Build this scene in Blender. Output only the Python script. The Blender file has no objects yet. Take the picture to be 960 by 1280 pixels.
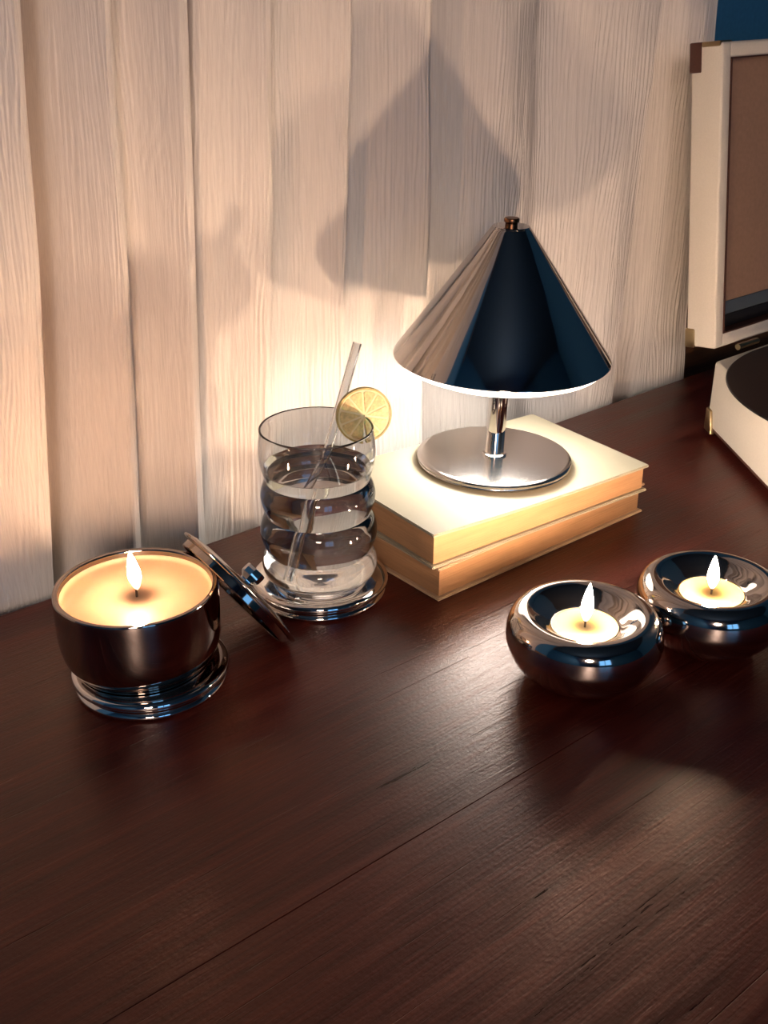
import bpy, bmesh, math, random
import numpy as np
from mathutils import Vector, Matrix, noise

random.seed(7)
scene = bpy.context.scene
# World frame: X runs along the curtain wall, Y points into that wall, Z up, table top at Z = 0 (metres).

# ------------------------------------------------------------------ camera
cam_d = bpy.data.cameras.new('camera')
cam = bpy.data.objects.new('camera', cam_d)
scene.collection.objects.link(cam)
cam.location = (-0.2054, -0.6273, 0.3727)
cam.rotation_euler = (math.radians(64.0), 0, math.radians(-39.91))
cam_d.sensor_fit = 'VERTICAL'
cam_d.sensor_height = 24.0
cam_d.lens = 24.0 * 1400 / 1280
cam_d.clip_start = 0.01
scene.camera = cam

# ------------------------------------------------------------------ world, lights, exposure
world = bpy.data.worlds.new('dusk')
scene.world = world
world.use_nodes = True
wb = world.node_tree.nodes['Background']
wb.inputs[0].default_value = (0.10, 0.30, 0.62, 1)      # blue dusk outside the window
wb.inputs[1].default_value = 3.0

LAMP_STRENGTH = 108.0        # acrylic diffuser of the cone lamp
FLAME_STRENGTH = 3300.0      # candle flames
FILL_POWER = 19.0           # added warm fill behind the camera, lifts the upper curtain

ld = bpy.data.lights.new('fill_light', 'AREA')
ld.shape = 'DISK'
ld.size = 0.45
ld.energy = FILL_POWER
ld.color = (1.0, 0.76, 0.64)
lo = bpy.data.objects.new('fill_light', ld)
scene.collection.objects.link(lo)
lo.location = (-1.35, -2.1, 0.95)
lo.rotation_euler = (Vector((0.25, 0.0, 0.2)) - lo.location).to_track_quat('-Z', 'Y').to_euler()

scene.view_settings.view_transform = 'Standard'
scene.view_settings.look = 'None'
scene.view_settings.gamma = 1.0
scene.view_settings.exposure = 0.1
scene.view_settings.use_curve_mapping = False
scene.cycles.use_denoising = True
scene.cycles.max_bounces = 16
scene.cycles.transmission_bounces = 16
scene.cycles.sample_clamp_indirect = 4.0
scene.cycles.blur_glossy = 0.5

# ------------------------------------------------------------------ helpers
COL = scene.collection


def tag(o, label=None, cat=None, group=None, kind=None):
    if label: o['label'] = label
    if cat: o['category'] = cat
    if group: o['group'] = group
    if kind: o['kind'] = kind
    return o


def empty(name, loc=(0, 0, 0), rot=(0, 0, 0)):
    o = bpy.data.objects.new(name, None)
    o.empty_display_size = 0.02
    o.location = loc
    o.rotation_euler = rot
    COL.objects.link(o)
    return o


def finish(me, mat, smooth=True, angle=40):
    if mat: me.materials.append(mat)
    if smooth:
        me.polygons.foreach_set('use_smooth', [True] * len(me.polygons))
        me.set_sharp_from_angle(angle=math.radians(angle))


def obj(name, me, mat=None, parent=None, loc=None, smooth=True, angle=40):
    finish(me, mat, smooth, angle)
    o = bpy.data.objects.new(name, me)
    COL.objects.link(o)
    if parent: o.parent = parent
    if loc is not None: o.location = loc
    return o


def mesh(name, verts, faces):
    me = bpy.data.meshes.new(name)
    me.from_pydata(verts, [], faces)
    me.validate()
    me.update()
    return me


def bm_mesh(name, bm):
    bmesh.ops.recalc_face_normals(bm, faces=bm.faces)
    me = bpy.data.meshes.new(name)
    bm.to_mesh(me)
    bm.free()
    return me


def smooth_profile(pts, sub=4):
    """Catmull-Rom through (r, z) points; a point repeated keeps a corner."""
    out = []
    n = len(pts)
    for i in range(n - 1):
        p0 = pts[max(i - 1, 0)]; p1 = pts[i]; p2 = pts[i + 1]; p3 = pts[min(i + 2, n - 1)]
        if p1 == p2: continue
        for k in range(sub):
            t = k / sub
            q = []
            for a in range(2):
                q.append(0.5 * ((2 * p1[a]) + (-p0[a] + p2[a]) * t + (2 * p0[a] - 5 * p1[a] + 4 * p2[a] - p3[a]) * t * t
                                + (-p0[a] + 3 * p1[a] - 3 * p2[a] + p3[a]) * t ** 3))
            out.append((max(q[0], 0.0), q[1]))
    out.append(pts[-1])
    return out


def lathe(name, prof, seg=72, closed=False):
    """Spin an (r, z) profile about Z. r = 0 ends become poles; closed joins last to first."""
    verts, rings = [], []
    for r, z in prof:
        if r < 1e-7:
            rings.append([len(verts)]); verts.append((0, 0, z))
        else:
            rings.append(list(range(len(verts), len(verts) + seg)))
            for k in range(seg):
                a = 2 * math.pi * k / seg
                verts.append((r * math.cos(a), r * math.sin(a), z))
    faces = []
    pairs = list(zip(rings, rings[1:]))
    if closed: pairs.append((rings[-1], rings[0]))
    for a, b in pairs:
        for k in range(seg):
            k2 = (k + 1) % seg
            if len(a) == 1 and len(b) == 1: continue
            if len(a) == 1: faces.append((a[0], b[k2], b[k]))
            elif len(b) == 1: faces.append((a[k], a[k2], b[0]))
            else: faces.append((a[k], a[k2], b[k2], b[k]))
    bm = bmesh.new()
    me = mesh(name, verts, faces)
    bm.from_mesh(me)
    bpy.data.meshes.remove(me)
    return bm_mesh(name, bm)


def box(name, lo_, hi, bevel=0.0, seg=2):
    bm = bmesh.new()
    bmesh.ops.create_cube(bm, size=1)
    for v in bm.verts:
        v.co = Vector([lo_[i] + (v.co[i] + 0.5) * (hi[i] - lo_[i]) for i in range(3)])
    if bevel:
        bmesh.ops.bevel(bm, geom=bm.edges[:], offset=bevel, segments=seg, affect='EDGES', profile=0.5)
    return bm_mesh(name, bm)


def boxes(name, lst):
    bm = bmesh.new()
    for lo_, hi in lst:
        r = bmesh.ops.create_cube(bm, size=1)
        for v in r['verts']:
            v.co = Vector([lo_[i] + (v.co[i] + 0.5) * (hi[i] - lo_[i]) for i in range(3)])
    return bm_mesh(name, bm)


def hexa(name, bottom, top, bevel=0.0, seg=2):
    """Solid between two 3D rings of the same length."""
    n = len(bottom)
    verts = list(bottom) + list(top)
    faces = [tuple(range(n))[::-1], tuple(range(n, 2 * n))]
    for i in range(n):
        j = (i + 1) % n
        faces.append((i, j, n + j, n + i))
    bm = bmesh.new()
    me = mesh(name, verts, faces)
    bm.from_mesh(me); bpy.data.meshes.remove(me)
    if bevel:
        bmesh.ops.bevel(bm, geom=bm.edges[:], offset=bevel, segments=seg, affect='EDGES', profile=0.5)
    return bm_mesh(name, bm)


def tube(name, pts, radii, seg=16, inner=None):
    """Round tube through 3D points; inner gives a hollow wall."""
    pts = [Vector(p) for p in pts]
    if not isinstance(radii, (list, tuple)): radii = [radii] * len(pts)
    frames = []
    ref = Vector((0.3, 1, 0.1)).normalized()
    for i, p in enumerate(pts):
        d = (pts[min(i + 1, len(pts) - 1)] - pts[max(i - 1, 0)]).normalized()
        x = d.cross(ref).normalized(); y = d.cross(x).normalized()
        frames.append((p, x, y))
    verts, faces = [], []

    def ring(p, x, y, r):
        b = len(verts)
        for k in range(seg):
            a = 2 * math.pi * k / seg
            verts.append(p + x * (r * math.cos(a)) + y * (r * math.sin(a)))
        return list(range(b, b + seg))
    rings = [ring(*f, r) for f, r in zip(frames, radii)]
    if inner:
        rings += [ring(*f, inner) for f in reversed(frames)]
    for a, b in zip(rings, rings[1:] + ([rings[0]] if inner else [])):
        for k in range(seg):
            k2 = (k + 1) % seg
            faces.append((a[k], a[k2], b[k2], b[k]))
    if not inner:
        faces.append(tuple(rings[0])); faces.append(tuple(rings[-1]))
    bm = bmesh.new()
    me = mesh(name, [tuple(v) for v in verts], faces)
    bm.from_mesh(me); bpy.data.meshes.remove(me)
    return bm_mesh(name, bm)


# ------------------------------------------------------------------ materials
def new_mat(name):
    m = bpy.data.materials.new(name)
    m.use_nodes = True
    nt = m.node_tree
    return m, nt, nt.nodes['Principled BSDF']


def N(nt, kind, **kw):
    n = nt.nodes.new(kind)
    for k, v in kw.items():
        if k in n.inputs: n.inputs[k].default_value = v
        else: setattr(n, k, v)
    return n


def coords(nt, scale=(1, 1, 1), rot=(0, 0, 0), kind='Object'):
    tc = nt.nodes.new('ShaderNodeTexCoord')
    mp = nt.nodes.new('ShaderNodeMapping')
    mp.inputs['Scale'].default_value = scale
    mp.inputs['Rotation'].default_value = rot
    nt.links.new(tc.outputs[kind], mp.inputs['Vector'])
    return mp.outputs['Vector']


def ramp(nt, fac, stops):
    r = nt.nodes.new('ShaderNodeValToRGB')
    el = r.color_ramp.elements
    while len(el) < len(stops): el.new(0.5)
    for e, (p, c) in zip(el, stops):
        e.position = p
        e.color = (*c, 1) if len(c) == 3 else c
    nt.links.new(fac, r.inputs['Fac'])
    return r


def simple(name, col, rough=0.5, metal=0.0, var=0.08, scale=60, bump=0.0, **kw):
    m, nt, b = new_mat(name)
    v = coords(nt)
    nz = N(nt, 'ShaderNodeTexNoise', Scale=scale, Detail=4.0)
    nt.links.new(v, nz.inputs['Vector'])
    r = ramp(nt, nz.outputs['Fac'], [(0.3, [c * (1 - var) for c in col]), (0.7, [min(c * (1 + var), 1) for c in col])])
    nt.links.new(r.outputs['Color'], b.inputs['Base Color'])
    b.inputs['Roughness'].default_value = rough
    b.inputs['Metallic'].default_value = metal
    if bump:
        bp = N(nt, 'ShaderNodeBump', Strength=bump, Distance=0.001)
        nt.links.new(nz.outputs['Fac'], bp.inputs['Height'])
        nt.links.new(bp.outputs['Normal'], b.inputs['Normal'])
    for k, val in kw.items():
        b.inputs[k.replace('_', ' ')].default_value = val
    return m


def chrome(name, col, rough, var=0.03, scale=900):
    m, nt, b = new_mat(name)
    v = coords(nt)
    nz = N(nt, 'ShaderNodeTexNoise', Scale=scale, Detail=2.0)
    nt.links.new(v, nz.inputs['Vector'])
    mr = N(nt, 'ShaderNodeMapRange')
    mr.inputs['To Min'].default_value = max(rough - var, 0.005)
    mr.inputs['To Max'].default_value = rough + var
    nt.links.new(nz.outputs['Fac'], mr.inputs['Value'])
    nt.links.new(mr.outputs['Result'], b.inputs['Roughness'])
    b.inputs['Base Color'].default_value = (*col, 1)
    b.inputs['Metallic'].default_value = 1.0
    return m


def wood(name, dark, mid, light, rough=0.3, scale=1.0, bump=0.25, scratches=False):
    m, nt, b = new_mat(name)
    v = coords(nt, (3 * scale, 45 * scale, 45 * scale))
    n1 = N(nt, 'ShaderNodeTexNoise', Scale=1.6, Detail=8.0, Roughness=0.62, Distortion=0.6)
    nt.links.new(v, n1.inputs['Vector'])
    v2 = coords(nt, (12 * scale, 260 * scale, 260 * scale))
    n2 = N(nt, 'ShaderNodeTexNoise', Scale=2.5, Detail=5.0, Roughness=0.6)
    nt.links.new(v2, n2.inputs['Vector'])
    mx = N(nt, 'ShaderNodeMath', operation='MULTIPLY_ADD')
    mx.inputs[1].default_value = 0.4
    nt.links.new(n2.outputs['Fac'], mx.inputs[0])
    sc = N(nt, 'ShaderNodeMath', operation='MULTIPLY')
    sc.inputs[1].default_value = 0.65
    nt.links.new(n1.outputs['Fac'], sc.inputs[0])
    nt.links.new(sc.outputs[0], mx.inputs[2])
    r = ramp(nt, mx.outputs[0], [(0.36, dark), (0.52, mid), (0.70, light)])
    nt.links.new(r.outputs['Color'], b.inputs['Base Color'])
    mr = N(nt, 'ShaderNodeMapRange')
    mr.inputs['From Min'].default_value = 0.35
    mr.inputs['From Max'].default_value = 0.7
    mr.inputs['To Min'].default_value = rough - 0.06
    mr.inputs['To Max'].default_value = rough + 0.10
    nt.links.new(mx.outputs[0], mr.inputs['Value'])
    nt.links.new(mr.outputs['Result'], b.inputs['Roughness'])
    bp = N(nt, 'ShaderNodeBump', Strength=bump, Distance=0.0004)
    nt.links.new(n2.outputs['Fac'], bp.inputs['Height'])
    last = bp
    if scratches:
        b.inputs['Specular IOR Level'].default_value = 0.46
        b.inputs['Specular Tint'].default_value = (1.0, 0.80, 0.71, 1)
        v3 = coords(nt, (5, 300, 1), rot=(0, 0, 0.12))
        n3 = N(nt, 'ShaderNodeTexNoise', Scale=2.0, Detail=2.0)
        nt.links.new(v3, n3.inputs['Vector'])
        r3 = ramp(nt, n3.outputs['Fac'], [(0.70, (0, 0, 0)), (0.74, (1, 1, 1))])
        b3 = N(nt, 'ShaderNodeBump', Strength=0.6, Distance=0.0005, invert=True)
        nt.links.new(r3.outputs['Color'], b3.inputs['Height'])
        nt.links.new(bp.outputs['Normal'], b3.inputs['Normal'])
        v4 = coords(nt, (420, 420, 420))
        n4 = N(nt, 'ShaderNodeTexNoise', Scale=1.0, Detail=1.0)
        nt.links.new(v4, n4.inputs['Vector'])
        b4 = N(nt, 'ShaderNodeBump', Strength=0.25, Distance=0.0004)
        nt.links.new(n4.outputs['Fac'], b4.inputs['Height'])
        nt.links.new(b3.outputs['Normal'], b4.inputs['Normal'])
        last = b4
    nt.links.new(last.outputs['Normal'], b.inputs['Normal'])
    return m


def glass(name, ior=1.47, col=(1, 1, 1), rough=0.0):
    m, nt, b = new_mat(name)
    b.inputs['Base Color'].default_value = (*col, 1)
    b.inputs['Transmission Weight'].default_value = 1.0
    b.inputs['IOR'].default_value = ior
    b.inputs['Roughness'].default_value = rough
    return m


def emitter(name, col, strength):
    m, nt, b = new_mat(name)
    b.inputs['Base Color'].default_value = (0.8, 0.8, 0.8, 1)
    b.inputs['Emission Color'].default_value = (*col, 1)
    b.inputs['Emission Strength'].default_value = strength
    return m


def pages_mat(name, col):
    m, nt, b = new_mat(name)
    v = coords(nt, (6, 6, 1500))
    nz = N(nt, 'ShaderNodeTexNoise', Scale=1.0, Detail=3.0)
    nt.links.new(v, nz.inputs['Vector'])
    v2 = coords(nt, (30, 30, 200))
    n2 = N(nt, 'ShaderNodeTexNoise', Scale=1.0, Detail=4.0)
    nt.links.new(v2, n2.inputs['Vector'])
    mx = N(nt, 'ShaderNodeMath', operation='MULTIPLY')
    nt.links.new(nz.outputs['Fac'], mx.inputs[0]); nt.links.new(n2.outputs['Fac'], mx.inputs[1])
    r = ramp(nt, mx.outputs[0], [(0.12, [c * 0.80 for c in col]), (0.35, col)])
    nt.links.new(r.outputs['Color'], b.inputs['Base Color'])
    b.inputs['Roughness'].default_value = 0.85
    bp = N(nt, 'ShaderNodeBump', Strength=0.5, Distance=0.0006)
    nt.links.new(nz.outputs['Fac'], bp.inputs['Height'])
    nt.links.new(bp.outputs['Normal'], b.inputs['Normal'])
    return m


def fabric_mat(name, col):
    m, nt, b = new_mat(name)
    v = coords(nt, (1100, 1100, 25), kind='Object')
    nz = N(nt, 'ShaderNodeTexNoise', Scale=1.0, Detail=4.0, Distortion=0.3)
    nt.links.new(v, nz.inputs['Vector'])
    r = ramp(nt, nz.outputs['Fac'], [(0.3, [c * 0.90 for c in col]), (0.65, col)])
    nt.links.new(r.outputs['Color'], b.inputs['Base Color'])
    b.inputs['Roughness'].default_value = 0.95
    b.inputs['Specular IOR Level'].default_value = 0.15
    bp = N(nt, 'ShaderNodeBump', Strength=0.5, Distance=0.0007)
    nt.links.new(nz.outputs['Fac'], bp.inputs['Height'])
    nt.links.new(bp.outputs['Normal'], b.inputs['Normal'])
    return m


M = {}
M['curtain'] = fabric_mat('crinkled_gauze', (0.80, 0.74, 0.68))
M['table'] = wood('dark_mahogany', (0.020, 0.0016, 0.0013), (0.046, 0.0050, 0.0034), (0.086, 0.014, 0.008), 0.325, 1.0, 0.55, True)
M['brown_wood'] = wood('brown_wood', (0.12, 0.055, 0.028), (0.24, 0.12, 0.06), (0.36, 0.19, 0.10), 0.5)
M['blue_wall'] = simple('blue_wall_paint', (0.03, 0.17, 0.34), 0.8, bump=0.1, scale=200)
M['ceiling'] = simple('deep_blue_ceiling_paint', (0.02, 0.06, 0.11), 0.9, scale=30)
M['floor'] = wood('floor_wood', (0.03, 0.015, 0.009), (0.06, 0.03, 0.018), (0.1, 0.05, 0.03), 0.45)
M['white_frame'] = simple('white_frame_paint', (0.6, 0.6, 0.58), 0.4)
M['chrome'] = chrome('polished_chrome', (0.83, 0.80, 0.77), 0.035, 0.012)
M['shade'] = chrome('polished_shade_steel', (0.62, 0.58, 0.55), 0.07, 0.015)
M['base_metal'] = chrome('satin_base_steel', (0.78, 0.76, 0.74), 0.16, 0.10, 1400)
M['dark_chrome'] = chrome('smoked_chrome', (0.50, 0.43, 0.38), 0.05, 0.012)
M['holder'] = chrome('mirror_holder_metal', (0.66, 0.58, 0.52), 0.075, 0.025)
M['finial'] = chrome('bronze_finial', (0.22, 0.10, 0.05), 0.3)
M['brass'] = chrome('aged_brass', (0.42, 0.32, 0.18), 0.32, 0.08)
M['glass'] = glass('clear_glass', 1.46, (0.99, 0.995, 0.99))
M['water'] = glass('water', 1.333)
M['tea_wax'] = simple('yellow_cream_wax', (0.24, 0.165, 0.055), 0.5, var=0.03, Subsurface_Weight=0.2, Subsurface_Scale=0.004)
M['wax'] = simple('peach_wax', (0.32, 0.235, 0.17), 0.5, var=0.03, Subsurface_Weight=0.35, Subsurface_Scale=0.01)
M['wick'] = simple('charred_wick', (0.03, 0.02, 0.015), 0.9)
M['cup'] = chrome('thin_aluminium', (0.8, 0.78, 0.74), 0.2)


def flame_mat(name, col, strength):
    m, nt, b = new_mat(name)
    tc = nt.nodes.new('ShaderNodeTexCoord')
    sx = nt.nodes.new('ShaderNodeSeparateXYZ')
    nt.links.new(tc.outputs['Generated'], sx.inputs[0])
    mr = N(nt, 'ShaderNodeMapRange', interpolation_type='SMOOTHSTEP')
    mr.inputs['From Min'].default_value = 0.22
    mr.inputs['From Max'].default_value = 0.80
    mr.inputs['To Min'].default_value = 0.004 * strength
    mr.inputs['To Max'].default_value = strength
    nt.links.new(sx.outputs['Z'], mr.inputs['Value'])
    nt.links.new(mr.outputs['Result'], b.inputs['Emission Strength'])
    b.inputs['Base Color'].default_value = (0, 0, 0, 1)
    b.inputs['Emission Color'].default_value = (*col, 1)
    return m


M['flame'] = flame_mat('candle_flame', (1.0, 0.54, 0.28), FLAME_STRENGTH * 0.30)
M['tea_flame'] = flame_mat('tealight_flame', (1.0, 0.68, 0.46), FLAME_STRENGTH)


def diffuser_mat(name, col, strength, radius):
    # a bulb behind acrylic: brightest in the middle of the disc, weaker towards its edge
    m, nt, b = new_mat(name)
    tc = nt.nodes.new('ShaderNodeTexCoord')
    ml = N(nt, 'ShaderNodeVectorMath', operation='MULTIPLY')
    ml.inputs[1].default_value = (1, 1, 0)
    nt.links.new(tc.outputs['Object'], ml.inputs[0])
    ln = N(nt, 'ShaderNodeVectorMath', operation='LENGTH')
    nt.links.new(ml.outputs['Vector'], ln.inputs[0])
    mr = N(nt, 'ShaderNodeMapRange', interpolation_type='SMOOTHSTEP')
    mr.inputs['From Min'].default_value = 0.0
    mr.inputs['From Max'].default_value = radius * 0.64
    mr.inputs['To Min'].default_value = strength
    mr.inputs['To Max'].default_value = strength * 0.022
    nt.links.new(ln.outputs['Value'], mr.inputs['Value'])
    nt.links.new(mr.outputs['Result'], b.inputs['Emission Strength'])
    b.inputs['Emission Color'].default_value = (*col, 1)
    return m


M['diffuser'] = diffuser_mat('lit_acrylic', (1.0, 0.93, 0.85), LAMP_STRENGTH, 0.0733)
M['cream_cover'] = simple('cream_book_cover', (0.33, 0.29, 0.205), 0.6, var=0.05, scale=25, bump=0.05)
M['tan_cover'] = simple('tan_book_cover', (0.52, 0.36, 0.22), 0.65, var=0.1, scale=60, bump=0.1)
M['pages'] = pages_mat('aged_pages', (0.44, 0.235, 0.105))
M['pages_smooth'] = pages_mat('cream_pages', (0.46, 0.25, 0.115))
M['player'] = simple('cream_leatherette', (0.76, 0.70, 0.60), 0.5, var=0.03, scale=700, bump=0.15)
M['lining'] = simple('tan_lid_lining', (0.36, 0.22, 0.15), 0.45, var=0.08, scale=300, bump=0.1)
M['blue_reflection'] = simple('blue_grey_reflection', (0.07, 0.09, 0.11), 0.5)  # reflection at the foot of the lid lining, put in as colour
M['dark_reflection'] = simple('dark_reflection', (0.012, 0.011, 0.012), 0.4)
M['brown_leather'] = simple('brown_leather', (0.07, 0.025, 0.016), 0.5, scale=500, bump=0.2)
M['rubber'] = simple('black_rubber', (0.012, 0.012, 0.012), 0.7)
M['label'] = simple('record_label_paper', (0.35, 0.07, 0.04), 0.7)
M['rind'] = simple('lime_rind', (0.46, 0.35, 0.11), 0.45, var=0.2, scale=300, bump=0.2)
M['pith'] = simple('lime_pith', (0.80, 0.70, 0.44), 0.6, var=0.05, Subsurface_Weight=0.4, Subsurface_Scale=0.004)
M['pulp'] = simple('lime_pulp', (0.66, 0.53, 0.25), 0.3, var=0.22, scale=500, bump=0.4, Subsurface_Weight=0.4, Subsurface_Scale=0.004)
M['string'] = simple('page_ribbon_red', (0.16, 0.012, 0.01), 0.7)


def vinyl_mat():
    m, nt, b = new_mat('black_vinyl')
    b.inputs['Base Color'].default_value = (0.006, 0.0045, 0.006, 1)
    b.inputs['Roughness'].default_value = 0.38
    v = coords(nt)
    ln = N(nt, 'ShaderNodeVectorMath', operation='LENGTH')
    nt.links.new(v, ln.inputs[0])
    ml = N(nt, 'ShaderNodeMath', operation='MULTIPLY'); ml.inputs[1].default_value = 9000
    nt.links.new(ln.outputs['Value'], ml.inputs[0])
    sn = N(nt, 'ShaderNodeMath', operation='SINE')
    nt.links.new(ml.outputs[0], sn.inputs[0])
    bp = N(nt, 'ShaderNodeBump', Strength=0.15, Distance=0.0002)
    nt.links.new(sn.outputs[0], bp.inputs['Height'])
    nt.links.new(bp.outputs['Normal'], b.inputs['Normal'])
    return m


M['vinyl'] = vinyl_mat()

# ------------------------------------------------------------------ the room
WY = 0.085
X0, X1, Y0, Z0, Z1 = -1.9, 2.1, -2.8, -0.75, 1.75
tag(obj('wall_back', box('wall_back', (X0, WY, Z0), (X1, WY + 0.1, Z1)), M['blue_wall'], smooth=False), kind='structure')
tag(obj('wall_left', box('wall_left', (X0 - 0.1, Y0, Z0), (X0, WY + 0.1, Z1)), M['blue_wall'], smooth=False), kind='structure')
tag(obj('wall_right', box('wall_right', (X1, Y0, Z0), (X1 + 0.1, WY + 0.1, Z1)), M['blue_wall'], smooth=False), kind='structure')
tag(obj('floor', box('floor', (X0 - 0.1, Y0 - 0.1, Z0 - 0.1), (X1 + 0.1, WY + 0.1, Z0)), M['floor'], smooth=False), kind='structure')
tag(obj('ceiling', box('ceiling', (X0 - 0.1, Y0 - 0.1, Z1), (X1 + 0.1, WY + 0.1, Z1 + 0.1)), M['ceiling'], smooth=False), kind='structure')
wx0, wx1, wz0, wz1 = -1.15, -0.25, 0.10, 1.15
tag(obj('wall_front', boxes('wall_front', [((X0, Y0 - 0.1, Z0), (wx0, Y0, Z1)), ((wx1, Y0 - 0.1, Z0), (X1, Y0, Z1)),
                                          ((wx0, Y0 - 0.1, Z0), (wx1, Y0, wz0)), ((wx0, Y0 - 0.1, wz1), (wx1, Y0, Z1))]),
        M['blue_wall'], smooth=False), kind='structure')
win = tag(empty('window_1', ((wx0 + wx1) / 2, Y0 - 0.05, wz0)), kind='structure')
hw, hh = (wx1 - wx0) / 2, wz1 - wz0
obj('window_frame', boxes('window_frame', [((-hw, -.03, 0), (-hw + .05, .03, hh)), ((hw - .05, -.03, 0), (hw, .03, hh)),
                                          ((-hw, -.03, 0), (hw, .03, .05)), ((-hw, -.03, hh - .05), (hw, .03, hh)),
                                          ((-.02, -.03, .05), (.02, .03, hh - .05))]), M['white_frame'], win, smooth=False)
tag(obj('trim_1', box('trim_1', (X0, WY - 0.014, -0.12), (X1, WY, 0.075), 0.003), M['brown_wood'], smooth=False), kind='structure')

# ------------------------------------------------------------------ table of long boards
table = empty('wooden_table', (0, 0, Z0))
tag(table, 'dark mahogany table of long glossy boards pushed against the pale curtain', 'table')
tz = -Z0
TX0, TX1 = -0.75, 1.30
edges = [0.0, 0.3215, 0.4735, 0.70]
for a, b_ in zip(edges, edges[1:]):
    o = obj('board', box('board', (TX0, -b_ + 0.0001, tz - 0.028), (TX1, -a - 0.0001, tz), 0.00025, 1), M['table'], table)
obj('apron', boxes('apron', [((TX0 + .06, -.66, tz - .11), (TX1 - .06, -.64, tz - .028)), ((TX0 + .06, -.06, tz - .11), (TX1 - .06, -.04, tz - .028)),
                            ((TX0 + .06, -.64, tz - .11), (TX0 + .08, -.06, tz - .028)), ((TX1 - .08, -.64, tz - .11), (TX1 - .06, -.06, tz - .028))]),
    M['table'], table, smooth=False)
for lx in (TX0 + 0.04, TX1 - 0.09):
    for ly in (-0.68, -0.075):
        c = [(lx, ly), (lx + .05, ly), (lx + .05, ly + .05), (lx, ly + .05)]
        cx, cy = lx + .025, ly + .025
        obj('leg', hexa('leg', [(cx + (x - cx) * .65, cy + (y - cy) * .65, 0) for x, y in c], [(x, y, tz - .028) for x, y in c], 0.003), M['table'], table)

# ------------------------------------------------------------------ curtain
CS, CN = -0.2054, 0.6273
YM = 0.034                                   # mean depth of the cloth behind the table's back edge


def back(s):  # a place read at the table edge, carried along its sight line to the cloth
    return CS + (s - CS) * (1 + YM / CN)


# (s at the top of the frame, s at the table, depth towards the room in m)
KN = [(-0.30, -0.34, .006), (-0.20, -0.24, -.010), (-0.13, -0.17, .010), (-0.06, -0.09, -.008), (-0.01, -0.045, -.011),
      (0.030, -0.010, .006), (0.0560, 0.0290, .011), (0.0608, 0.0331, .009), (0.0625, 0.0345, -.005), (0.0778, 0.0484, -.018), (0.086, 0.056, -.005), (0.1085, 0.0900, .009), (0.1136, 0.0957, .007),
      (0.1145, 0.0966, -.006), (0.128, 0.111, -.006), (0.1540, 0.1385, .010), (0.1593, 0.1440, .009), (0.1603, 0.1447, -.010), (0.1640, 0.1456, -.024), (0.1702, 0.1474, -.023), (0.1740, 0.1490, -.004), (0.198, 0.172, .003),
      (0.2130, 0.1945, .010), (0.2165, 0.1985, .009), (0.224, 0.206, -.002), (0.250, 0.238, -.003), (0.279, 0.266, .008), (0.2825, 0.2710, .006), (0.2836, 0.2722, -.004),
      (0.292, 0.280, -.005), (0.325, 0.318, .004), (0.3465, 0.3415, .010), (0.350, 0.3456, .008), (0.3512, 0.347, -.010), (0.3700, 0.362, -.019), (0.3780, 0.374, -.012), (0.395, 0.395, .000),
      (0.43, 0.430, .006), (0.465, 0.4657, .001), (0.49, 0.497, -.008), (0.53, 0.530, .003), (0.572, 0.562, .010), (0.594, 0.580, .009), (0.599, 0.586, -.004),
      (0.620, 0.615, -.009), (0.645, 0.650, .002), (0.664, 0.675, .008), (0.6720, 0.6880, .009)]
KN = [(back(a), back(b), d) for a, b, d in KN]
cs_t = np.array([k[0] for k in KN]); cs_b = np.array([k[1] for k in KN]); dp = np.array([k[2] for k in KN])
tpar = np.arange(len(KN), dtype=float)


def pchip(x, y, xq):
    h = np.diff(x); d = np.diff(y) / h
    m = np.zeros_like(y)
    for i in range(1, len(y) - 1):
        if d[i - 1] * d[i] > 0:
            w1 = 2 * h[i] + h[i - 1]; w2 = h[i] + 2 * h[i - 1]
            m[i] = (w1 + w2) / (w1 / d[i - 1] + w2 / d[i])
    m[0], m[-1] = d[0], d[-1]
    i = np.clip(np.searchsorted(x, xq) - 1, 0, len(h) - 1)
    t = (xq - x[i]) / h[i]
    return ((2 * t**3 - 3 * t**2 + 1) * y[i] + (t**3 - 2 * t**2 + t) * h[i] * m[i]
            + (-2 * t**3 + 3 * t**2) * y[i + 1] + (t**3 - t**2) * h[i] * m[i + 1])


NS, NZ = 1700, 150
sq = np.linspace(cs_b[0], cs_b[-1], NS)                 # sampled evenly at the table
tq = np.interp(sq, cs_b, tpar)
st = pchip(tpar, cs_t, tq); sb = pchip(tpar, cs_b, tq); dd = pchip(tpar, dp, tq)
zs = np.concatenate([[-0.73, -0.4], np.linspace(-0.04, 0.44, NZ - 5), [0.7, 1.1, 1.62]])
NZ = len(zs)
rng = np.random.default_rng(3)


def smooth_field(nx, ny, cx, cy):
    g = rng.standard_normal((cy, cx))
    xi = np.linspace(0, cx - 1.001, nx); yi = np.linspace(0, cy - 1.001, ny)
    x0 = xi.astype(int); y0 = yi.astype(int); fx = xi - x0; fy = yi - y0
    fx = fx * fx * (3 - 2 * fx); fy = fy * fy * (3 - 2 * fy)
    a = g[y0][:, x0] * (1 - fx) + g[y0][:, x0 + 1] * fx
    b = g[y0 + 1][:, x0] * (1 - fx) + g[y0 + 1][:, x0 + 1] * fx
    return a * (1 - fy)[:, None] + b * fy[:, None]


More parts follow.
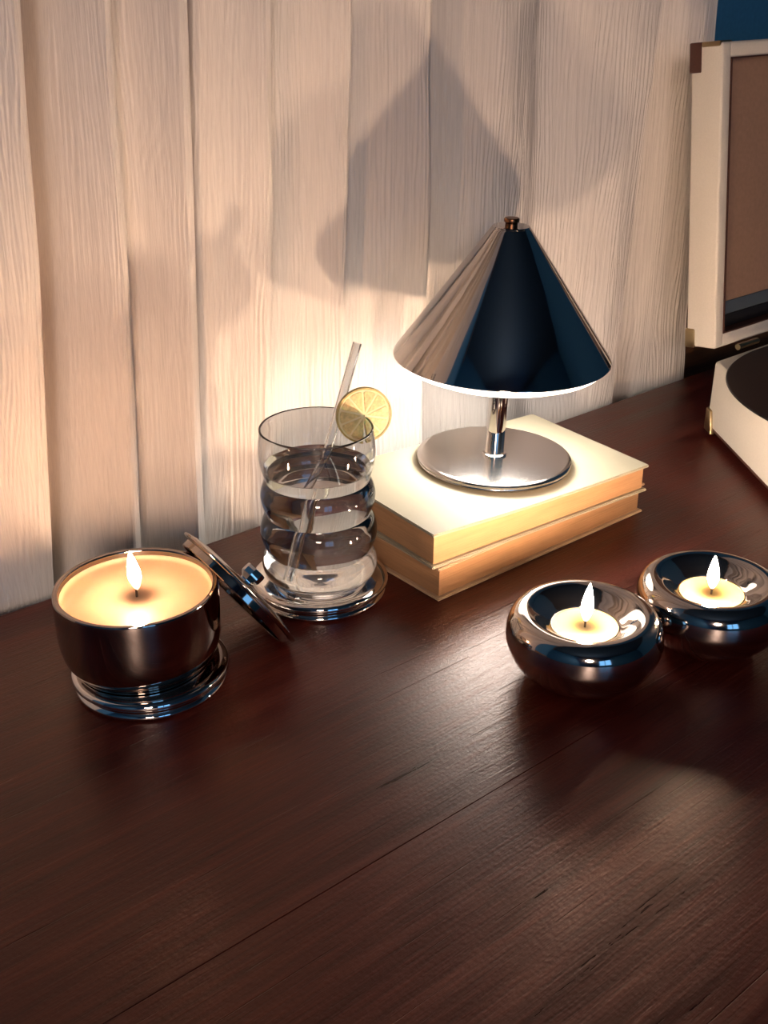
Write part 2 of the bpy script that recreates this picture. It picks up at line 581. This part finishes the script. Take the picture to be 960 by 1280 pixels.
ph = smooth_field(NS, NZ, 60, 6) * 0.7 + smooth_field(NS, NZ, 260, 16) * 0.30
amp = 0.6 + 0.4 * np.clip(smooth_field(NS, NZ, 120, 12), -1, 1)
arc = np.concatenate([[0], np.cumsum(np.hypot(np.diff(sb), 1.8 * np.diff(dd)))])
wr = np.abs(np.sin(math.pi * (arc[None, :] / 0.0034 + ph)))
wr = (1 - wr) * 0.00095 * amp + smooth_field(NS, NZ, 620, 7) * 0.00020
Zg = zs[:, None] * np.ones((1, NS))
f = np.clip(Zg / 0.353, -0.6, 1.6)
Sg = sb[None, :] * (1 - f) + st[None, :] * f
Yg = YM - 1.8 * dd[None, :] * (1 + 0.10 * (f - 0.5)) - wr
Sg = Sg + smooth_field(NS, NZ, 16, 5) * 0.0012                    # the cloth sways a little between its folds
Yg = Yg + smooth_field(NS, NZ, 40, 5) * 0.0016
cv = np.stack([Sg, Yg, Zg], -1).reshape(-1, 3)
ii = (np.arange(NZ - 1)[:, None] * NS + np.arange(NS - 1)[None, :]).reshape(-1)
cf = np.stack([ii, ii + 1, ii + 1 + NS, ii + NS], -1)
me = bpy.data.meshes.new('curtain')
me.vertices.add(len(cv)); me.vertices.foreach_set('co', cv.astype(np.float32).ravel())
me.loops.add(cf.size); me.loops.foreach_set('vertex_index', cf.astype(np.int32).ravel())
me.polygons.add(len(cf)); me.polygons.foreach_set('loop_start', np.arange(0, cf.size, 4, dtype=np.int32))
me.update(calc_edges=True)
me.polygons.foreach_set('use_smooth', [True] * len(cf))
me.materials.append(M['curtain'])
co = bpy.data.objects.new('curtain', me)
COL.objects.link(co)
tag(co, 'off-white crinkled gauze curtain hanging in soft folds behind the table', 'curtain')
rod = tag(obj('curtain_rod', tube('curtain_rod', [(X0, YM, 1.635), (X1, YM, 1.635)], 0.012), M['brown_wood']),
          'brown wooden rod that carries the gauze curtain', 'curtain rod')


# ------------------------------------------------------------------ books
def book(root, fl, length, width, z_at, t, cover, pages, rot, spine_back=True, c=0.0022, over=0.0030, lift=None):
    """fl = front-left corner; local x along the front edge, local y towards the wall. z_at(x, y) gives (bottom, top)."""
    ca, sa = math.cos(rot), math.sin(rot)

    def P(x, y, k, off=0.0):
        X = fl[0] + x * ca - y * sa; Y = fl[1] + x * sa + y * ca
        zb, zt = z_at(X, Y)
        return (X, Y, (zb if k == 0 else zt) + off)
    q = [(0, 0), (length, 0), (length, width), (0, width)]
    nx, ny = 10, 6

    def plate(name, k, off0, off1, warp):
        verts, faces = [], []
        for layer in (0, 1):
            for j in range(ny + 1):
                for i in range(nx + 1):
                    x, y = length * i / nx, width * j / ny
                    wv = warp(i / nx, j / ny) if warp else 0
                    verts.append(P(x, y, k, (off0, off1)[layer] + wv))
        W = nx + 1; L = W * (ny + 1)
        for j in range(ny):
            for i in range(nx):
                a = j * W + i
                faces.append((a, a + W, a + W + 1, a + 1))
                faces.append((L + a, L + a + 1, L + a + W + 1, L + a + W))
        ring = [i for i in range(W)] + [j * W + nx for j in range(1, ny + 1)] + [ny * W + i for i in range(nx - 1, -1, -1)] + [j * W for j in range(ny - 1, 0, -1)]
        for a, b in zip(ring, ring[1:] + ring[:1]):
            faces.append((a, b, L + b, L + a))
        bm = bmesh.new(); m_ = mesh(name, verts, faces); bm.from_mesh(m_); bpy.data.meshes.remove(m_)
        bmesh.ops.recalc_face_normals(bm, faces=bm.faces)
        es = [e for e in bm.edges if len(e.link_faces) == 2 and e.calc_face_angle() > 1.0]
        bmesh.ops.bevel(bm, geom=es, offset=0.0006, segments=2, affect='EDGES')
        return bm_mesh(name, bm)
    obj('back_cover', plate('back_cover', 0, 0, c, None), cover, root)
    obj('front_cover', plate('front_cover', 1, -c, 0, lift), cover, root)
    sp = [(0, width - c), (length, width - c), (length, width), (0, width)]
    obj('spine', hexa('spine', [P(x, y, 0, c * .5) for x, y in sp], [P(x, y, 1, -c * .5) for x, y in sp]), cover, root)
    pq = [(over, over), (length - over, over), (length - over, width - c), (over, width - c)]
    obj('page_block', hexa('page_block', [P(x, y, 0, c) for x, y in pq], [P(x, y, 1, -c - 0.0002) for x, y in pq], 0.0006), pages, root)
    rb = [(over * .4, over * .6), (length - over * .4, over * .6), (length - over * .4, over * .6 + .002), (over * .4, over * .6 + .002)]
    return P


LZ = 0.0238
lower = tag(empty('book', (0.331, -0.10, 0)), 'worn tan paperback with rough page edges lying flat, underneath the cream book', 'book')
inv = Matrix.Translation((-0.331, 0.10, 0))
book(lower, (0.2262, -0.1665), 0.2095, 0.128, lambda x, y: (0.0, LZ), 0, M['tan_cover'], M['pages'], 0.0, c=0.0018, over=0.0028,
     lift=lambda u, v: 0.0006 * (1 - v) ** 3 * (1 - (2 * u - 1) ** 2))
LAMP = (0.3347, -0.1056)
GT = 0.026
TOPZ = 0.0487


def top_plane(x, y):
    dx, dy = x - LAMP[0], y - LAMP[1]
    return TOPZ - GT * (dx * 0.7671 - dy * 0.6416)


upper = tag(empty('book', (0.331, -0.10, LZ)), 'cream hardcover book lying on the tan paperback and carrying the cone lamp', 'book')
book(upper, (0.2215, -0.1655), 0.2025, 0.123, lambda x, y: (LZ + 0.0008, top_plane(x, y)), 0, M['cream_cover'], M['pages_smooth'], math.radians(-3.2),
     c=0.0022, over=0.0026, lift=lambda u, v: 0.0016 * max(0, 1 - 4 * v) * (1 - (2 * u - 1) ** 2) * -1)
for r_, z_ in ((lower, 0), (upper, LZ)):
    for ch in list(r_.children):
        ch.matrix_parent_inverse = Matrix.Translation(-r_.location)

# ------------------------------------------------------------------ cone lamp on the books
lamp = empty('table_lamp', (LAMP[0], LAMP[1], TOPZ))
tag(lamp, 'small polished chrome table lamp with a wide cone shade and round foot', 'lamp')
ax = Vector((GT * 0.7671, -GT * 0.6416, 1)).normalized()
lamp.rotation_mode = 'QUATERNION'
lamp.rotation_quaternion = Vector((0, 0, 1)).rotation_difference(ax)
RB = 0.0558
obj('foot', lathe('foot', [(0, 0.0004), (RB - .004, 0.0004), (RB - .0015, 0.001), (RB - .0006, .0022), (RB - .0012, .0030), (RB - .0012, .0031), (RB - .0002, .0040),
                         (RB, .0050), (RB - .0006, .0060), (RB - .002, .0066), (RB - .004, .0068), (0, .0068)], 96), M['base_metal'], lamp)
obj('collar', lathe('collar', [(0, .0066), (.0088, .0066), (.0088, .0080), (.0080, .0086), (0, .0086)], 48), M['chrome'], lamp)
obj('pole', lathe('pole', [(0, .0080), (.0068, .0080), (.0068, .160), (0, .160)], 48), M['chrome'], lamp)
RZ, TZ_, RR, RT = 0.0805, 0.1690, 0.0755, 0.0128
th = 0.0009
shade = obj('shade', lathe('shade', [(RR - .0004, RZ), (RR, RZ + .0004), (RR - .0003, RZ + .0014), (RT + .0012, TZ_ - .0012), (RT, TZ_),
                                  (RT - th, TZ_ - th), (RT + .0004 - th, TZ_ - .003), (RR - .0018, RZ + .0016), (RR - .0014, RZ + .0002)], 128, closed=True), M['shade'], lamp, angle=60)
obj('top_plate', lathe('top_plate', [(0, TZ_ - .0010), (RT - .0003, TZ_ - .0010), (RT + .0001, TZ_ + .0002), (RT - .0006, TZ_ + .0010), (0, TZ_ + .0012)], 64), M['shade'], shade)
fin = obj('finial', lathe('finial', [(0, TZ_ + .0010), (.0042, TZ_ + .0010), (.0042, TZ_ + .0026), (.0036, TZ_ + .0030), (.0050, TZ_ + .0036), (.0052, TZ_ + .0052),
                                    (.0046, TZ_ + .0062), (0, TZ_ + .0064)], 40), M['finial'], lamp)
fin['label'] = 'brown bronze finial screw'
df = obj('diffuser', lathe('diffuser', [(.0069, RZ - .0160), (.022, RZ - .0155), (.045, RZ - .0128), (.060, RZ - .0090), (.069, RZ - .0052), (.0735, RZ - .0012), (RR - .0022, RZ + .0010), (RR - .0032, RZ + .0030),
                                      (.0069, RZ + .0030)], 96), M['diffuser'], lamp)
df['label'] = 'glowing white acrylic diffuser under the shade'


# ------------------------------------------------------------------ candles
def flame_mesh(h, r):
    pr = [(0, 0), (.45, .07), (.82, .20), (1.0, .36), (.92, .52), (.66, .70), (.34, .87), (.12, .96), (0, 1.0)]
    return lathe('flame', [(a * r, b * h) for a, b in smooth_profile(pr, 3)], 20)


def add_flame(parent, z, h, r, lean=(0, 0), wick_r=0.0007, wick_h=0.0075, kink=(0.001, -0.0008), fm='flame'):
    wk = obj('wick', tube('wick', [(0, 0, z - .002), (0.0001, 0, z + wick_h * .5), (kink[0], kink[1], z + wick_h)], wick_r, 8), M['wick'], parent)
    fl = obj('flame', flame_mesh(h, r), M[fm], parent, (kink[0] * .6, kink[1] * .6, z + wick_h * 0.45))
    fl.rotation_euler = (lean[1], lean[0], 0)
    return fl


def coaster(name, loc, label):
    r = 0.0455
    o = obj(name, lathe(name, smooth_profile([(0, 0), (.039, 0), (.039, 0), (.0425, .0006), (.0436, .0026), (.0422, .0046), (.0408, .0056), (.0412, .0066), (.0436, .0072),
                                            (.0450, .0090), (.0442, .0112), (.0420, .0122), (.0400, .0124), (.0385, .0122), (.0385, .0122), (0, .0122)], 5), 96), M['chrome'], None, loc)
    return tag(o, label, 'coaster', 'chrome coasters')


C_CAN = (0.0385, -0.1185)
coaster('coaster', (0.0400, -0.1235, 0), 'round chrome coaster under the dark candle bowl')
C_GL = (0.1745, -0.1080)
coaster('coaster', (0.1770, -0.1040, 0), 'round chrome coaster under the rippled water glass')

jar = empty('jar_candle', (C_CAN[0], C_CAN[1], 0.0124))
tag(jar, 'wide smoked chrome bowl candle with cream wax and one lit wick', 'candle')
hb = 0.0480                                  # bowl height above the coaster
obj('bowl', lathe('bowl', smooth_profile([(0, 0.0004), (.034, .0), (.0382, .0014), (.0428, .0070), (.0452, .0150), (.0460, .024), (.0460, .036), (.0457, hb - .0012), (.0448, hb - .0002),
                                        (.0436, hb), (.0426, hb - .0010), (.0424, hb - .006), (.0424, hb - .016), (.041, .014), (.030, .006), (0, .005)], 4), 128), M['dark_chrome'], jar, angle=60)
WZ = hb - 0.0065
obj('wax', lathe('wax', smooth_profile([(0, WZ - .001), (.008, WZ - .0006), (.020, WZ), (.036, WZ + .0001), (.0412, WZ + .0006), (.0423, WZ + .0030), (.0423, WZ + .0030), (.0423, WZ - .010), (.0423, WZ - .010), (0, WZ - .010)], 3), 96),
    M['wax'], jar, angle=70)
add_flame(jar, WZ, 0.0260, 0.0037, (-0.10, 0.02))

# lid leaning on the bowl
LR = 0.0460
LN = Vector((0.833, -0.078, 0.544)).normalized()
lz = LR * math.sqrt(1 - LN.z ** 2)
lid = empty('candle_cover', (0.1006, -0.1265, lz + 0.0006))
lid.rotation_mode = 'QUATERNION'
lid.rotation_quaternion = LN.to_track_quat('Z', 'Y')
tag(lid, 'round polished chrome lid with a small knob leaning on the candle bowl', 'lid')
obj('disc', lathe('disc', smooth_profile([(0, -.0012), (.0385, -.0012), (LR - .004, -.0012), (LR - .0008, -.0006), (LR, .0004), (LR - .001, .0014), (.036, .0034), (.020, .0044), (0, .0048)], 4), 96), M['dark_chrome'], lid)
obj('inner_lip', lathe('inner_lip', [(.0395, -.0010), (.0420, -.0010), (.0420, -.0050), (.0415, -.0055), (.0400, -.0055), (.0395, -.0050)], 96, closed=True), M['dark_chrome'], lid)
kb = obj('knob', lathe('knob', smooth_profile([(0, .0044), (.0046, .0044), (.0046, .0044), (.0044, .0066), (.0062, .0086), (.0068, .0100), (.0068, .0142), (.0062, .0152), (.0062, .0152), (.0052, .0148), (0, .0146)], 3), 8), M['chrome'], lid, angle=25)


# tealights in ring holders
def holder(loc, label, seed):
    p = [(0, .0010), (.019, .0010), (.019, .0010), (.0215, .0002), (.0300, .0036), (.0395, .0125), (.0442, .0230), (.0448, .0290), (.0436, .0360), (.0405, .0410), (.0360, .0432),
         (.0315, .0425), (.0270, .0398), (.0230, .0368), (.0205, .0350), (.0197, .0343), (.0197, .0343), (.0197, .0200), (.0197, .0200), (0, .0198)]
    o = obj('candle_holder', lathe('candle_holder', smooth_profile(p, 5), 112), M['holder'], None, loc, angle=50)
    return tag(o, label, 'candle holder', 'ring candle holders')


def tealight(loc, label, lean, h):
    t = tag(empty('tealight', loc), label, 'tealight', 'lit tealights')
    obj('cup', lathe('cup', [(0, 0), (.0190, 0), (.0194, .0004), (.0194, .0142), (.0190, .0142), (.0190, .0006), (0, .0006)], 56), M['cup'], t)
    obj('wax', lathe('wax', smooth_profile([(0, .0128), (.006, .0131), (.015, .0136), (.0182, .0138), (.0189, .0141), (.0189, .0141), (.0189, .001), (.0189, .001), (0, .001)], 3), 56), M['tea_wax'], t, angle=70)
    add_flame(t, .0130, h, .0034, lean, .0006, .0070, (.0008, .0004), 'tea_flame')
    return t


H1, H2 = (0.2335, -0.2815), (0.3205, -0.3055)
holder((*H1, 0), 'mirror-finished ring candle holder closer to the books', 1)
holder((*H2, 0), 'mirror-finished ring candle holder closer to the record player', 2)
tealight((*H1, .0200), 'lit tealight in the ring holder closer to the books', (0.03, 0.02), .0250)
tealight((*H2, .0200), 'lit tealight in the ring holder closer to the record player', (-0.14, 0.05), .0245)

# ------------------------------------------------------------------ rippled glass, water, straw, lime slice
GZ = 0.0124
gl = empty('ripple_glass', (C_GL[0], C_GL[1], GZ))
tag(gl, 'clear rippled drinking glass of water standing on a chrome coaster', 'glass')
outer = [(0, .0004), (.0270, .0004), (.0310, .0018), (.0352, .0062), (.0372, .0118), (.0362, .0178), (.0335, .0222), (.0335, .0236), (.0362, .0290), (.0375, .0362), (.0360, .0432),
         (.0333, .0480), (.0333, .0494), (.0354, .0544), (.0365, .0608), (.0352, .0668), (.0330, .0710), (.0331, .0724), (.0352, .0790), (.0366, .0872), (.0364, .0950), (.0356, .1010), (.0354, .1050)]
op = smooth_profile(outer, 4)
wall_t = 0.0013


def offset_in(prof, t, zmin):
    out = []
    for i, (r, z) in enumerate(prof):
        a = prof[max(i - 1, 0)]; b = prof[min(i + 1, len(prof) - 1)]
        dx, dz = b[0] - a[0], b[1] - a[1]
        l = math.hypot(dx, dz) or 1
        out.append((max(r - dz / l * t, 0.0), z + dx / l * t))
    return [(r, z) for r, z in out if z > zmin and r > 0.012]


ip = offset_in(op, wall_t, 0.0058)
inner = [(0, .0056), (.020, .0056), (.0285, .0060)] + [q for q in ip if q[1] > .0072]
rim_top = [(op[-1][0] - .0003, op[-1][1] + .0005), (op[-1][0] - .0010, op[-1][1] + .0005)]
full = op + rim_top + inner[::-1]
obj('glass_body', lathe('glass_body', full, 112), M['glass'], gl, angle=80)
WL = 0.0790
wp = [(0, .0054), (.020, .0054), (.0287, .0058)] + [(r + .0003, z) for r, z in inner[3:] if z < WL - .0005]
rw = np.interp(WL, [z for r, z in inner[3:]], [r for r, z in inner[3:]])
wp += [(rw + .0003, WL + .0006), (rw - .0006, WL + .0002), (rw - .002, WL), (0, WL)]
wo = obj('water', lathe('water', wp, 112), M['water'], gl, angle=70)

gx, gy = C_GL
s0 = Vector((gx - 0.024, gy - 0.0020, GZ + .0062 + .0016)); s1 = Vector((0.2215, -0.0905, 0.1575))
straw = empty('drinking_straw', s0)
tag(straw, 'clear glass drinking straw leaning in the water glass', 'straw')
d = s1 - s0
obj('tube', tube('tube', [d * t for t in (0, .25, .5, .75, 1.0)], 0.0030, 20, 0.0021), M['glass'], straw, angle=60)

# lime slice on the rim
phi = math.radians(5)
rr = 0.0350
rim_z = GZ + 0.1055
sl = empty('lime_slice', (gx + 0.0345, gy - 0.004, rim_z + 0.0003))
tag(sl, 'thin round lime slice hooked on the rim of the water glass', 'fruit slice')
RL, TL = 0.0180, 0.0030
# slice axis is its local Z, laid horizontal so that the face looks into the room
ang = math.radians(-38 + 14)
sl.rotation_euler = (math.radians(90 - 4), 0, ang)


def sector_ring(name, r0, r1, z0, z1, a0, a1, seg):
    v, f_ = [], []
    for k in range(seg + 1):
        a = a0 + (a1 - a0) * k / seg
        for r, z in ((r0, z0), (r1, z0), (r1, z1), (r0, z1)):
            v.append((r * math.cos(a), r * math.sin(a), z))
    for k in range(seg):
        b = k * 4
        for i in range(4):
            f_.append((b + i, b + (i + 1) % 4, b + 4 + (i + 1) % 4, b + 4 + i))
    f_.append((0, 1, 2, 3)); e = seg * 4
    f_.append((e, e + 1, e + 2, e + 3))
    bm = bmesh.new(); m_ = mesh(name, v, f_); bm.from_mesh(m_); bpy.data.meshes.remove(m_)
    return bm_mesh(name, bm)


slit = math.radians(-88)
gap = 0.085
obj('rind', sector_ring('rind', RL - .0011, RL, -TL / 2, TL / 2, slit + gap, slit + 2 * math.pi - gap, 64), M['rind'], sl)
obj('pith', sector_ring('pith', .0004, RL - .0011, -TL / 2 + .0004, TL / 2 - .0004, slit + gap, slit + 2 * math.pi - gap, 64), M['pith'], sl)
NSEG = 10
for k in range(NSEG):
    a0 = slit + gap + (2 * math.pi - 2 * gap) * k / NSEG
    a1 = slit + gap + (2 * math.pi - 2 * gap) * (k + 1) / NSEG
    am, ha = (a0 + a1) / 2, (a1 - a0) / 2
    pts2 = []
    ro, ri = RL - .0022, .0020
    pts2.append((ri * math.cos(am), ri * math.sin(am)))
    for j in range(7):
        a = am - ha * .88 + 2 * ha * .88 * j / 6
        rad = ro - (.0006 if j in (0, 6) else 0)
        pts2.append((rad * math.cos(a), rad * math.sin(a)))
    hz = TL / 2 - .0001 + random.uniform(-.0001, .0001)
    obj('segment', hexa('segment', [(x, y, -hz) for x, y in pts2], [(x, y, hz) for x, y in pts2], .0002, 1), M['pulp'], sl)

# ------------------------------------------------------------------ suitcase record player
PB = 0.0665
pl = empty('record_player', (0.62, -0.25, 0))
tag(pl, 'cream suitcase record player with its lid standing open', 'record player')


def at_p(o):
    o.matrix_parent_inverse = Matrix.Translation(-pl.location)
    return o


ring = [(0.607, -0.101), (0.500, -0.255), (0.500, -0.405), (0.960, -0.405), (0.960, -0.255), (0.960, -0.101)]
base = at_p(obj('base', hexa('base', [(x, y, 0.006) for x, y in ring], [(x, y, PB) for x, y in ring], 0.003, 3), M['player'], pl))
for fx, fy in ((0.625, -0.135), (0.53, -0.37), (0.93, -0.37), (0.93, -0.13)):
    o = at_p(obj('rubber_foot', lathe('rubber_foot', [(0, 0), (.009, 0), (.010, .0065), (0, .0065)], 24), M['rubber'], pl))
    o.location = (fx, fy, 0)
obj('seam_line', hexa('seam_line', [(x + (.78 - x) * -.0008, y + (-.25 - y) * -.0008, 0.0075) for x, y in ring], [(x + (.78 - x) * -.0008, y + (-.25 - y) * -.0008, 0.0100) for x, y in ring], .0003), M['brown_leather'], base)
RC = (0.648, -0.266)
o = at_p(obj('platter', lathe('platter', [(0, PB - .0005), (.120, PB - .0005), (.121, PB + .003), (.119, PB + .0045), (0, PB + .0045)], 96), M['rubber'], pl))
o.location = (*RC, 0)
o = at_p(obj('spindle', lathe('spindle', [(0, PB), (.0035, PB), (.0035, PB + .016), (.002, PB + .018), (0, PB + .018)], 24), M['chrome'], pl))
o.location = (*RC, 0)
rec = empty('vinyl_record', (RC[0], RC[1], PB + .0046))
tag(rec, 'black vinyl record lying on the cream record player', 'record')
obj('disc', lathe('disc', [(.0037, 0), (.150, 0), (.1510, .0008), (.150, .0016), (.146, .0014), (.052, .0014), (.0037, .0014)], 160, closed=True), M['vinyl'], rec)
obj('paper_label', lathe('paper_label', [(.0037, .0014), (.050, .0014), (.050, .0017), (.0037, .0017)], 64, closed=True), M['label'], rec)

# corner guards on the base: a brass cap wrapped on the foot of the back left corner
cg = at_p(obj('corner_guard', hexa('corner_guard', [(.6050, -.0996, .0045), (.5955, -.1132, .0045), (.5990, -.1156, .0045), (.611, -.106, .0045), (.624, -.1040, .0045), (.624, -.0988, .0045)],
                                  [(.6050, -.0996, .0240), (.6000, -.1068, .0240), (.6035, -.1092, .0240), (.611, -.106, .0240), (.615, -.1040, .0240), (.615, -.0988, .0240)], .0008, 2), M['brass'], pl))
cg['label'] = 'brass corner cap'

# lid: local x along the hinge, local y towards the wall, local z up the lid
tilt = math.radians(6.9)
LW, LH, LD = 0.335, 0.2500, 0.0300
lidp = empty('lid_pivot')
lidp.name = 'lid'
LM = Matrix.Translation((0.624, -0.088, PB + 0.0035)) @ Matrix.Rotation(-tilt, 4, 'X')
bpy.data.objects.remove(lidp)
rw_ = 0.0125


def lid_part(name, me_, mat, parent=None, smooth=True):
    me_.transform(LM)
    o = obj(name, me_, mat, pl if parent is None else parent, smooth=smooth)
    if parent is None: at_p(o)
    return o


bm = bmesh.new()
for lo_, hi in (((0, 0, 0), (rw_, LD, LH)), ((LW - rw_, 0, 0), (LW, LD, LH)), ((rw_ - .002, 0, 0), (LW - rw_ + .002, LD, rw_)), ((rw_ - .002, 0, LH - rw_), (LW - rw_ + .002, LD, LH)),
                ((rw_ - .002, LD - .004, rw_ - .002), (LW - rw_ + .002, LD, LH - rw_ + .002))):
    b2 = box('t', lo_, hi, 0.0022, 3)
    bm.from_mesh(b2); bpy.data.meshes.remove(b2)
lidm = bm_mesh('lid', bm)
lido = lid_part('lid', lidm, M['player'])
lid_part('lining', box('lining', (rw_ + .0005, LD - .0175, rw_ + .0005), (LW - rw_ - .0005, LD - .0045, LH - rw_ - .0005)), M['lining'], lido, False)
lid_part('edge_binding', boxes('edge_binding', [((rw_ - .0006, -.0006, rw_ - .0006), (rw_ + .0006, .0120, LH - rw_ + .0006)), ((rw_ - .0006, -.0006, LH - rw_ - .0006), (LW - rw_, .0120, LH - rw_ + .0006)),
                                           ((rw_ - .0006, -.0006, rw_ - .0006), (LW - rw_, .0120, rw_ + .0006))]), M['brown_leather'], lido, False)
lid_part('blue_reflection', box('blue_reflection', (rw_ + .0008, LD - .0190, rw_ + .0120), (LW - rw_ - .0008, LD - .0174, rw_ + .0235), .0005), M['blue_reflection'], lido)  # coloured strip standing in for the bluish reflection low on the lining
lid_part('dark_reflection', box('dark_reflection', (rw_ + .0008, LD - .0195, rw_ + .0008), (LW - rw_ - .0008, LD - .0174, rw_ + .0118), .0005), M['dark_reflection'], lido)  # dark lower part of that reflection, also added as a strip
g1 = lid_part('corner_guard', box('corner_guard', (-.0012, LD - .010, LH - .022), (.012, LD + .0012, LH + .0012), .001), M['brown_leather'])
g2 = lid_part('corner_guard', box('corner_guard', (-.0008, .0020, LH - .0030), (.0160, LD - .0100, LH + .0012), .0012), M['brass'])
g3 = lid_part('corner_guard', box('corner_guard', (-.0012, LD - .009, -.0012), (.010, LD + .0012, .016), .0015), M['brass'])
# hinge between lid and base
for hx in (0.650, 0.90):
    o = at_p(obj('hinge', tube('hinge', [(hx, -0.094, PB + .002), (hx + .03, -0.094, PB + .002)], .0028, 16), M['brass'], pl))
